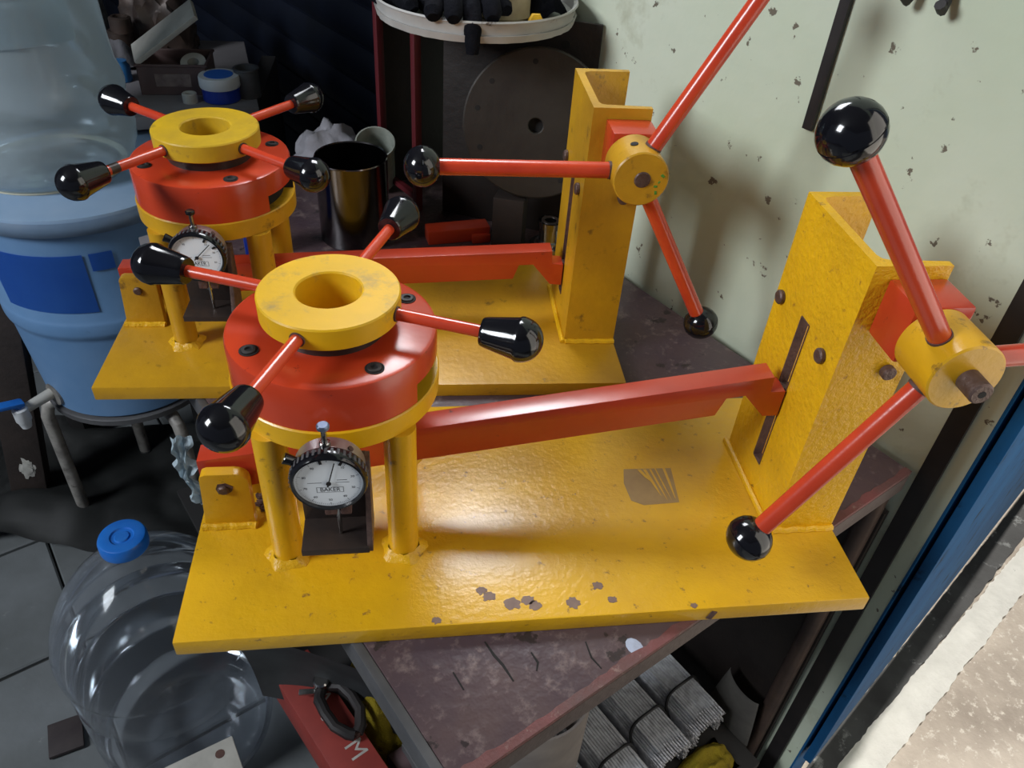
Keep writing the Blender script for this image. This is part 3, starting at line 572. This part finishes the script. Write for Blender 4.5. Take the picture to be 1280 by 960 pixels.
rag('plaid_cloth', 'dark plaid cloth bunched on the white tray by the wall', 'cloth', (.345, .655, TRZ+.004), .4, (.055, .07, .05), 5, GLOVE)
# cloth, jar, bracket and blue tin behind
dc = B(); dc.blob((0, 0, .022), (.050, .05, .064), 2, .30, 2.2, 4); tag(dc.obj('dusty_cloth', CLOTHW, None, 80, (.068, .825, TOPZ)), 'dusty pale cloth bunched on the table behind the steel cup', 'cloth')
t = thing('glass_jar', 'small cloudy glass jar lying tilted beside the dusty cloth', 'jar', (.138, .765, TOPZ+.071))
Mj = Matrix.Rotation(R(28), 4, 'X') @ Matrix.Translation((0, 0, -.035))
B().lathe([(0, -.03), (.024, -.03), (.027, -.026), (.027, .045), (.029, .05), (.0285, .056), (.0265, .056), (.025, .05), (.025, -.024), (0, -.026)], 36, Mj).obj('jar_body', mat('cloudy_glass', (.30, .32, .28), .25, 0, (.2, .22, .19), 40), t)
t = thing('grey_bracket', 'small grey steel bracket on the table corner beside the blue barrel', 'bracket', (-.128, .592, TOPZ), R(20))
B().prism([(-.03, 0), (.03, 0), (.03, .02), (.012, .038), (-.004, .038), (-.004, .03), (-.03, .026)], 'y', -.012, .012, bev=.001).obj('bracket_body', mat('grey_casting', (.17, .16, .17), .6, .2), t); B().cyl((.01, -.0125, .018), (.01, -.0132, .018), .005, seg=14).obj('bolt_hole', HOLE, t)
t = thing('blue_tin', 'small bright blue tin on the table behind a yellow leg', 'tin', (-.012, .60, TOPZ), R(10))
B().box((0, 0, .025), (.04, .03, .05), bev=.003).obj('tin_body', JARB, t); B().box((0, 0, .0515), (.042, .032, .005), bev=.001).obj('lid', JARB, t)

# ================================================================ FAR BENCH AND WHAT IS ON IT
BZ = H0 + .005
t = thing('side_bench', 'dusty grey topped bench behind the blue barrel and fixtures', 'bench', (-.30, 1.30, 0))
B().prism([(-.30, -.18), (.0, -.30), (.228, -.23), (.15, .15), (-.30, .15)], 'z', BZ-.022, BZ, bev=.002).obj('bench_top', BENCH, t)
for x in (-.27, .0, .20): B().box((x, -.05, (BZ-.022)/2), (.03, .36, BZ-.022), bev=.002).obj('side_panel', DARKB, t)
t = thing('parts_bin', 'open brown plastic bin of small parts with a leaning lid', 'bin', (-.222, 1.165, BZ), R(2))
b = B(); bw, bd, bh, th_ = .116, .09, .052, .003
for s in (-1, 1):
    b.box((0, s*(bd/2-th_/2), bh/2), (bw, th_, bh), bev=.0008, seg=1); b.box((s*(bw/2-th_/2), 0, bh/2), (th_, bd, bh), bev=.0008, seg=1)
b.box((0, 0, .002), (bw-.002, bd-.002, .004)); b.obj('bin_body', BINP, t)
b = B()
for s in (-1, 1): b.box((0, s*(bd/2), bh-.001), (bw+.006, .005, .004), bev=.001, seg=1); b.box((s*(bw/2), 0, bh-.001), (.005, bd+.006, .004), bev=.001, seg=1)
b.obj('bin_rim', BINP, t); B().box((.0, -bd/2-.0005, .026), (.06, .0012, .022), bev=.0003, seg=1).obj('faded_label', mat('faded_label', (.2, .16, .15), .6, 0, (.1, .07, .07), 60), t)
t = thing('pale_board', 'pale flat board leaning out of the brown parts bin', 'board', (-.228, 1.150, BZ+.098), 0)
bo = B().box((0, 0, 0), (.135, .055, .009), bev=.001).obj('board_body', CREAM, t); bo.rotation_euler = (R(18), R(-34), R(6))
t = thing('tape_roll', 'white tape roll lying in the brown parts bin', 'tape', (-.190, 1.160, BZ+.040))
B().lathe([(.010, -.008), (.022, -.008), (.022, .008), (.010, .008), (.010, -.008)], 32, Matrix.Rotation(R(28), 4, 'X')).obj('roll', CREAM, t)
for i, (x, y, r) in enumerate(((-.225, 1.145, .010), (-.25, 1.17, .012), (-.21, 1.185, .009), (-.185, 1.19, .010))):
    q = thing('loose_nut', 'dark steel nut among the small parts in the brown bin', 'nut', (x, y, BZ+.004+.006), R(33*i), 'loose nuts in the brown parts bin')
    B().lathe([(r*.5, -.006), (r, -.006), (r, .010), (r*.5, .010), (r*.5, -.006)], 6).obj('nut_body', DST, q, 20)
t = thing('grease_jar', 'round blue jar with white and blue screw lid on the bench', 'jar', (-.139, 1.105, BZ))
B().lathe([(0, 0), (.030, 0), (.032, .002), (.032, .026), (0, .026)], 40).obj('jar_body', JARB, t)
ld = B().lathe([(0, .024), (.034, .024), (.0348, .026), (.0348, .040), (.0335, .043), (.026, .0435), (0, .0435)], 44).obj('lid', JARW, t); B().lathe([(0, .0433), (.0245, .0433), (.0245, .0442), (0, .0442)], 40).obj('lid_disc', STICK, ld)
t = thing('dark_tin', 'open dark tin behind the blue jar on the bench', 'tin', (-.095, 1.125, BZ)); B().lathe([(0, 0), (.021, 0), (.021, .046), (.0225, .047), (.0225, .050), (.018, .050), (.0185, .003), (0, .003)], 32).obj('tin_body', GREYM, t)
t = thing('small_bush', 'small beige bush with a dark bore before the blue jar', 'bush', (-.190, 1.088, BZ)); B().lathe([(.0055, 0), (.0125, 0), (.0125, .015), (.0115, .016), (.0065, .016), (.0055, .015), (.0055, 0)], 28).obj('bush_body', CREAM, t); B().lathe([(.0055, .004), (0, .004)], 16).obj('bore', HOLE, t)
t = thing('blue_bottle', 'small blue plastic bottle beside the brown parts bin', 'bottle', (-.328, 1.19, BZ)); B().lathe([(0, 0), (.016, 0), (.0175, .002), (.0175, .026), (.014, .031), (.0135, .036), (0, .037)], 28).obj('bottle_body', CYAN, t)
rag('white_bag', 'crumpled white plastic bag on the bench behind the blue bottle', 'bag', (-.375, 1.29, BZ), .2, (.10, .11, .085), 9, CLOTHW)
for i, (x, y, sx, sz, m, lb) in enumerate(((-.30, 1.38, .07, .10, DST, 'dark lump of scrap under the grey bag'), (-.46, 1.42, .055, .13, RUBG, 'tall dark grey lump of rag beside the white bag'))):
    q = thing('scrap_heap', lb + ' on the bench', 'scrap', (x, y, BZ)); B().blob((0, 0, sz*.35), (sx, sx*.8, sz), i+11, .22, 2.4, 4).obj('heap', m, q)
for i, (x, y, z) in enumerate(((-.385, 1.36, .0), (-.385, 1.36, .030), (-.383, 1.358, .055))):
    q = thing('pipe_collar', ('lowest', 'middle', 'topmost')[i] + ' dark steel collar of the small stack on the bench', 'collar', (x+.005*i+.03, y-.06, BZ+z)); B().lathe([(.012, 0), (.026-.003*i, 0), (.026-.003*i, .025), (.022-.003*i, .028), (.012, .028), (.012, 0)], 28).obj('collar_body', DST, q)
t = thing('switch_box', 'pale switch box lying on dark scrap at the back of the bench', 'box', (-.262, 1.41, BZ+.120-.012)); B().box((0, 0, 0), (.052, .02, .024), bev=.002).obj('box_body', CREAM, t); B().box((.006, -.0105, .002), (.01, .002, .012), bev=.0004).obj('switch', HOLE, t)
# ================================================================ WATER DISPENSER ON ITS STAND
DX, DY = -.335, .890
SZ = H0 - .428                                              # top of the stand
t = thing('barrel_stand', 'pale tubular steel stand carrying the blue water barrel', 'stand', (DX, DY, 0))
B().lathe([(.110, SZ-.016), (.144, SZ-.016), (.150, SZ-.012), (.150, SZ-.002), (.147, SZ), (.110, SZ), (.110, SZ-.016)], 48).obj('top_ring', GREYM, t)
for a in (-158, -52, 38, 122):
    c, s_ = math.cos(R(a)), math.sin(R(a))
    pts = [(c*.095, s_*.095, SZ-.027), (c*.140, s_*.140, SZ-.029), (c*.156, s_*.156, SZ-.037), (c*.163, s_*.163, SZ-.060), (c*.164, s_*.164, SZ*.5), (c*.165, s_*.165, .0)]
    lg = B().tube(pts, .0115, 12).obj('leg', TUBEP, t); B().cyl((c*.165, s_*.165, 0), (c*.165, s_*.165, .02), .0135, seg=14).obj('rubber_foot', RUBB, lg)
t = thing('water_barrel', 'round blue plastic water barrel with a tap, on the pale stand', 'barrel', (DX, DY, SZ))
BH = .385
B().lathe([(r*1.2, z) for r, z in [(0, 0), (.116, 0), (.121, .006), (.131, .17), (.132, .178), (.1355, .183), (.1365, .190), (.1365, .205), (.1355, .210), (.1335, .214), (.1400, BH-.02), (.1415, BH-.004), (.136, BH), (0, BH)]], 72).obj('barrel_body', BARREL, t)
lid = B().lathe([(r*1.2, z) for r, z in [(.143, BH-.014), (.1475, BH-.012), (.149, BH+.004), (.147, BH+.012), (.139, BH+.015), (.120, BH+.016), (.112, BH+.020), (0, BH+.021)]], 72).obj('lid', LIDM, t)
b = B()
def lipfn(a, q): an = R(-118 + 76*a); r = .1792 + .004*math.sin(math.pi*q); return Vector((r*math.cos(an), r*math.sin(an), BH-.014+.022*q))
b.grid(lipfn, 30, 6, thick=.003).obj('lid_grip', LIDM, lid)
def stickfn(a0, a1, z0, z1, top=0):
    def f(a, q):
        an = R(a0 + (a1-a0)*a); z = z0 + (z1-z0)*q; r = (.134 + (z-.225)*(.0065/.14))*1.2 + .0012; return Vector((r*math.cos(an), r*math.sin(an), z))
    return f
B().grid(stickfn(-128, -76, .232, .335), 16, 4, thick=-.0006).obj('sticker', STICK, t); B().grid(stickfn(-73, -62, .305, .335), 8, 3, thick=-.0006).obj('sticker', STICK, t)
tp = B().cyl((-.100, -.100, .030), (-.140, -.146, .026), .010, .0085, seg=16).obj('tap', CREAM, t)
B().lathe([(0, 0), (.021, 0), (.021, .006), (0, .006)], 24, Matrix.Translation((-.0965, -.1065, .030)) @ Vector((-.67, -.74, 0)).to_track_quat('Z', 'Y').to_matrix().to_4x4()).obj('tap_washer', TUBEP, tp)
B().lathe([(0, 0), (.008, 0), (.0105, .012), (.0125, .016), (.0125, .040), (.010, .042), (0, .042)], 20, Matrix.Translation((-.142, -.149, -.008))).obj('tap_spout', JARW, tp)
hnd = B(); hnd.box((-.142, -.149, .037), (.010, .010, .010), bev=.002); hnd.box((-.152, -.156, .046), (.044, .020, .008), rot(0, 14, 40), bev=.0035); hnd.obj('tap_lever', CAPB, tp)
def jug(label, loc, m, capm, inverted=False, seed=0, scale=1.0, cap=True):
    t = thing('water_jug', label, 'water jug', loc)
    pr = [(0, .012), (.09, .006), (.104, 0), (.118, .004), (.128, .016), (.132, .034), (.1335, .10), (.131, .108), (.1335, .116), (.1335, .185), (.130, .193), (.1275, .200), (.130, .207), (.1335, .214), (.1335, .262), (.1305, .270), (.131, .276), (.136, .284), (.1365, .298), (.134, .312), (.126, .338), (.112, .366), (.094, .392), (.072, .414), (.050, .430), (.034, .440), (.0285, .448), (.0275, .456), (.0285, .462), (.0265, .466), (.0265, .486)]
    o = B().lathe([(r*scale, z*scale) for r, z in pr], 72).obj('bottle_body', m, t, 60)
    if cap:
        c = B().lathe([(.0262, .472), (.0300, .472), (.0305, .474), (.0303, .4865), (.0285, .4905), (.0265, .4915), (.0150, .4905), (.0135, .4885), (.010, .4880), (.0085, .4900), (0, .4903)], 44).obj('cap', capm, t)
    return t
jug('clear empty twenty litre water jug with a blue cap on the floor', (-.196, .364, .002), JUG, CAPB)
# cloudy jug on top of the barrel
t = thing('cloudy_jug', 'large cloudy plastic water jug standing on the blue barrel lid', 'water jug', (DX-.028, DY-.005, SZ+BH+.0215))
pr = [(0, .014), (.085, .008), (.100, .0), (.112, .004), (.124, .018), (.131, .040), (.134, .065), (.133, .078), (.1285, .090), (.1270, .100), (.1315, .112), (.1325, .124), (.1285, .140), (.1245, .152), (.1225, .175), (.1205, .24), (.1215, .30), (.130, .315), (.132, .33), (.12, .37), (.09, .405), (.05, .432), (.029, .445), (.027, .49)]
def wobj(a, z): return 1 + (.012*math.sin(9*a + 1.3) * math.exp(-((z-.072)/.02)**2)) + .006*noise.noise(Vector((math.cos(a)*2, math.sin(a)*2, z*12)))
B().lathe(pr, 96, wob=wobj).obj('bottle_body', JUGM, t, 60)
b = B(); b.grid(lambda a, q: Vector((.1247*math.cos(R(-100+70*a)), .1247*math.sin(R(-100+70*a)), .205+.055*q)), 24, 8, thick=-.0015); b.obj('moulded_panel', JUGM, t)
B().lathe([(.100, -.0005), (.110, -.0005), (.110, .003), (.100, .003), (.100, -.0005)], 64).obj('base_ring', mat('pale_base_ring', (.55, .53, .4), .5), t)
# ================================================================ LEFT SIDE: POST, RUBBER SHEET, FLOOR PAD
t = thing('wooden_post', 'dark weathered wooden post leaning behind the water barrel', 'post', (-.615, .885, 0))
po = B().box((0, 0, .26), (.065, .05, .52), bev=.004).obj('post_body', WOOD, t); po.rotation_euler = (R(-2), R(9), R(10))
B().blob((.004, -.0255, .13), (.012, .002, .022), 4, .6, 2.5, 3, False).obj('flaked_patch', CREAM, po)
def sheetfn(a, q):
    x = -.80 + .62*a; y = .80 + .30*q - .10*a*(1-q)
    z = .008 + .075*max(0, noise.noise(Vector((a*4.2, q*2.2, 2.2)))) + .045*math.exp(-((a-.28)/.10)**2)*(1-q*.3) + .012*abs(noise.noise(Vector((a*7, q*6, 1))))
    return Vector((x, y, z))
tag(B().grid(sheetfn, 60, 24, thick=.004).obj('rubber_sheet', RUBB, None, 80), 'black rubber sheet lying in folds on the floor under the stand', 'sheet')
t = thing('rubber_pad', 'small flat dark square pad lying on the stone floor', 'pad', RM(-.287, .706, .001), ANG + R(-10)); B().box((0, 0, .004), (.052, .060, .008), bev=.002).obj('pad_body', mat('dark_pad', (.03, .022, .024), .7, 0, (.045, .035, .035), 30), t)
# crumpled wrap hanging by the table edge
b = B()
def wrapfn(a, q):
    wd = (.022*(1-.55*q))*(1+.3*noise.noise(Vector((q*5, 1, 0)))); ctr = -.004*math.sin(q*4)
    return Vector((ctr + (a-.5)*wd + .010*noise.noise(Vector((q*6, a*2, 5))), .010*noise.noise(Vector((a*5, q*7, 8))), -.105*q + .004*noise.noise(Vector((a*4, q*4, 9)))))
tag(b.grid(wrapfn, 10, 40, thick=.0006).obj('plastic_wrap', PLASW, None, 20, RM(-.0300, .485, TOPZ-.050)), 'crumpled pale blue plastic wrap hanging from the table edge', 'plastic wrap')
# ================================================================ UNDER THE TABLE
SH = .219                                                    # lower shelf top
def bundle(label, u_, v0, ln, tilt, seed):
    t = thing('electrode_bundle', label, 'electrodes', RM(u_, v0, SH), ANG + R(tilt), 'bundles of welding electrodes on the lower shelf')
    b = B(); tp_ = B(); rnd = random.Random(seed); k = 0; rr = .0021
    for row in range(15):
        z = rr + row*rr*1.78
        hw = .0335*math.sqrt(max(0, 1-((z-.031)/.034)**2)) if z > .031 else .0335
        n = int(hw*2/(rr*2.02))
        if n < 1: continue
        for i in range(n):
            x = (i-(n-1)/2)*rr*2.03 + rnd.uniform(-.0003, .0003); off = rnd.uniform(-.003, .003)
            if row < 10 and 2 < i < n-3: continue
            b.cyl((x, off+.016, z), (x, ln+off, z), rr, seg=6, cap=False); tp_.cyl((x, off, z), (x, off+.016, z), rr*.62, rr*.66, seg=6)
    o = b.obj('coated_rods', WIRE, t); o['kind'] = 'stuff'; o = tp_.obj('bare_tips', TIPS, t); o['kind'] = 'stuff'
    for k, yb in enumerate((.050, ln-.06)):
        pts = [(.0342*math.cos(a), yb + .012*math.sin(a*1.0) + .003*math.sin(a*3), .031 + .0365*math.sin(a)) for a in (R(q) for q in range(0, 360, 12))]
        pts = [(x, y, max(.001, z)) for x, y, z in pts]; B().tube(pts, .0022, 8, closed=True).obj('rubber_band', BAND, t)
bundle('grey electrode bundle at the open end of the row on the lower shelf', .474, .050, .35, 0, 1)
bundle('grey electrode bundle second from the table leg, between its neighbours', .400, .046, .35, .3, 2)
bundle('grey electrode bundle third from the table leg on the lower shelf', .326, .030, .35, -.3, 3)
bundle('grey electrode bundle partly under the open card tube', .252, .010, .35, 0, 4)
# curled card tube
t = thing('card_tube', 'open grey brown card tube standing on the electrode bundles', 'tube', RM(.228, .152, SH+.0685), 0)
B().lathe([(.0575, 0), (.062, 0), (.062, .150), (.0612, .152), (.0583, .152), (.0575, .150), (.0575, 0)], 56, wob=lambda a, z: 1+.05*math.sin(2*a+.6)).obj('tube_body', CARD, t)
tag(B().box((0, 0, .035), (.11, .12, .064), bev=.003).obj('tool_box', GREYM, None, 35, RM(.150, .20, SH), ANG), 'dark grey flat tool box beside the open card tube', 'box')
# red carton with stripes and white letters
t = thing('red_carton', 'red cardboard carton with white lettering and navy yellow striped side', 'carton', RM(.030, .340, SH), ANG + R(3))
cw, cl, chh = .058, .22, .075
B().box((0, 0, chh/2), (cw, cl, chh), bev=.0015).obj('carton_body', CARTR, t)
B().box((cw/2+.0006, 0, chh*.72), (.0012, cl*.98, chh*.30), bev=.0002, seg=1).obj('yellow_stripe', CARTY, t); B().box((cw/2+.0010, 0, chh*.72), (.0012, cl*.98, chh*.13), bev=.0002, seg=1).obj('navy_stripe', CARTB, t)
for k, (ch_, yy, sz_, xx) in enumerate((('H', .066, .030, .012), ('A', .030, .030, .010), ('S', .004, .017, -.002), ('A', -.008, .015, -.001), ('M', -.058, .034, .008))):
    text_mesh('letter', ch_, sz_, Matrix.Translation((xx, yy, chh+.0004)) @ Matrix.Rotation(R(-90), 4, 'Z'), LETW, t)
# black welding clamp lying on the carton
t = thing('earth_clamp', 'black iron earth clamp with a steel bolt lying on the red carton', 'clamp', RM(.046, .345, SH+chh+.002), ANG + R(4))
b = B()
for s_, w_ in ((-1, .018), (1, .022)):
    b.tube([(s_*.006, .030, .012), (s_*w_*.85, .018, .014), (s_*w_, -.004, .015), (s_*w_*.95, -.026, .013), (s_*w_*.45, -.044, .010), (s_*.002, -.050, .009)], [.008, .008, .0075, .0075, .008, .008], 10)
b.obj('jaws', BLKM, t); B().cyl((-.001, .036, .004), (-.001, .036, .026), .011, seg=18, bev=.002).obj('pivot_bolt', STEEL, t); B().box((.006, -.046, .008), (.022, .012, .008), rot(0, 0, 20), bev=.002).obj('jaw_pad', RUST, t); B().box((-.020, .038, .012), (.026, .008, .004), rot(0, 0, -35), bev=.001).obj('cable_lug', STEEL, t)
rag('yellow_duster', 'stained yellow duster cloth heaped beside the red carton', 'cloth', RM(.120, .345, SH), ANG, (.11, .16, .19), 4, CLOTHY)
t = thing('pipe_piece', 'short dark pipe piece lying in front of the yellow duster', 'pipe', RM(.108, .245, SH+.028), ANG)
B().lathe([(.0215, -.03), (.025, -.03), (.0262, -.028), (.0262, .028), (.025, .03), (.0215, .03), (.0215, -.03)], 40, Matrix.Rotation(R(90), 4, 'Y') @ Matrix.Rotation(R(0), 4, 'X')).obj('pipe_body', mat('purple_pipe', (.10, .06, .065), .5, .2), t)
# broad grey belt hanging in front of the shelf
b = B()
def beltfn(a, q):
    p = RM(-.060 + .165*a, .440 - .215*a + .03*math.sin(a*3.1), 0); z = H0 - .338 - .175*q - .02*math.sin(a*3.14) ; return Vector((p.x + .035*q, p.y - .01*q + .03*math.sin(q*2.5), z))
tag(b.grid(beltfn, 30, 10, thick=.006).obj('rubber_belt', RUBG, None, 60), 'broad grey rubber belt sagging between jug and table leg', 'belt')
# white box on the floor by the jug, bags behind the leg
t = thing('white_box', 'white cardboard box with a stained top standing before the clear jug', 'box', RM(-.135, .352, 0), ANG + R(-5))
B().box((0, 0, .145), (.10, .09, .288), bev=.002).obj('box_body', CREAM, t); B().cyl((.030, .028, .289), (.030, .028, .2895), .006, seg=12).obj('stain', RUST, t)
b = B()
def flapfn(a, q):
    an = -1.2 + 2.4*a; return Vector((.060*math.sin(an)*(1-.45*q*q), .016*math.cos(an) - .006*q, .31*q))
tag(b.grid(flapfn, 24, 14, thick=.003).obj('canvas_flap', mat('grey_canvas', (.20, .19, .17), .9, 0, (.13, .12, .11), 22, (.05, .045, .04), 14, .6, .1), None, 80, RM(.528, .050, 0), ANG + R(80)), 'grey canvas bag end curling behind the brown table leg', 'bag')
rag('yellow_rag', 'yellow rag on the lower shelf below the electrode tips', 'cloth', RM(.440, .018, SH), ANG, (.09, .05, .045), 6, CLOTHY)
t = thing('added_dark_board', 'added dark brown board darkening the wall under the table', 'board', RM(.5565, .475, 0), ANG)  # added board, only there to keep the wall below the tabletop dark
B().box((0, 0, .35), (.010, .95, .70), bev=.001).obj('board_body', BROWNST, t)
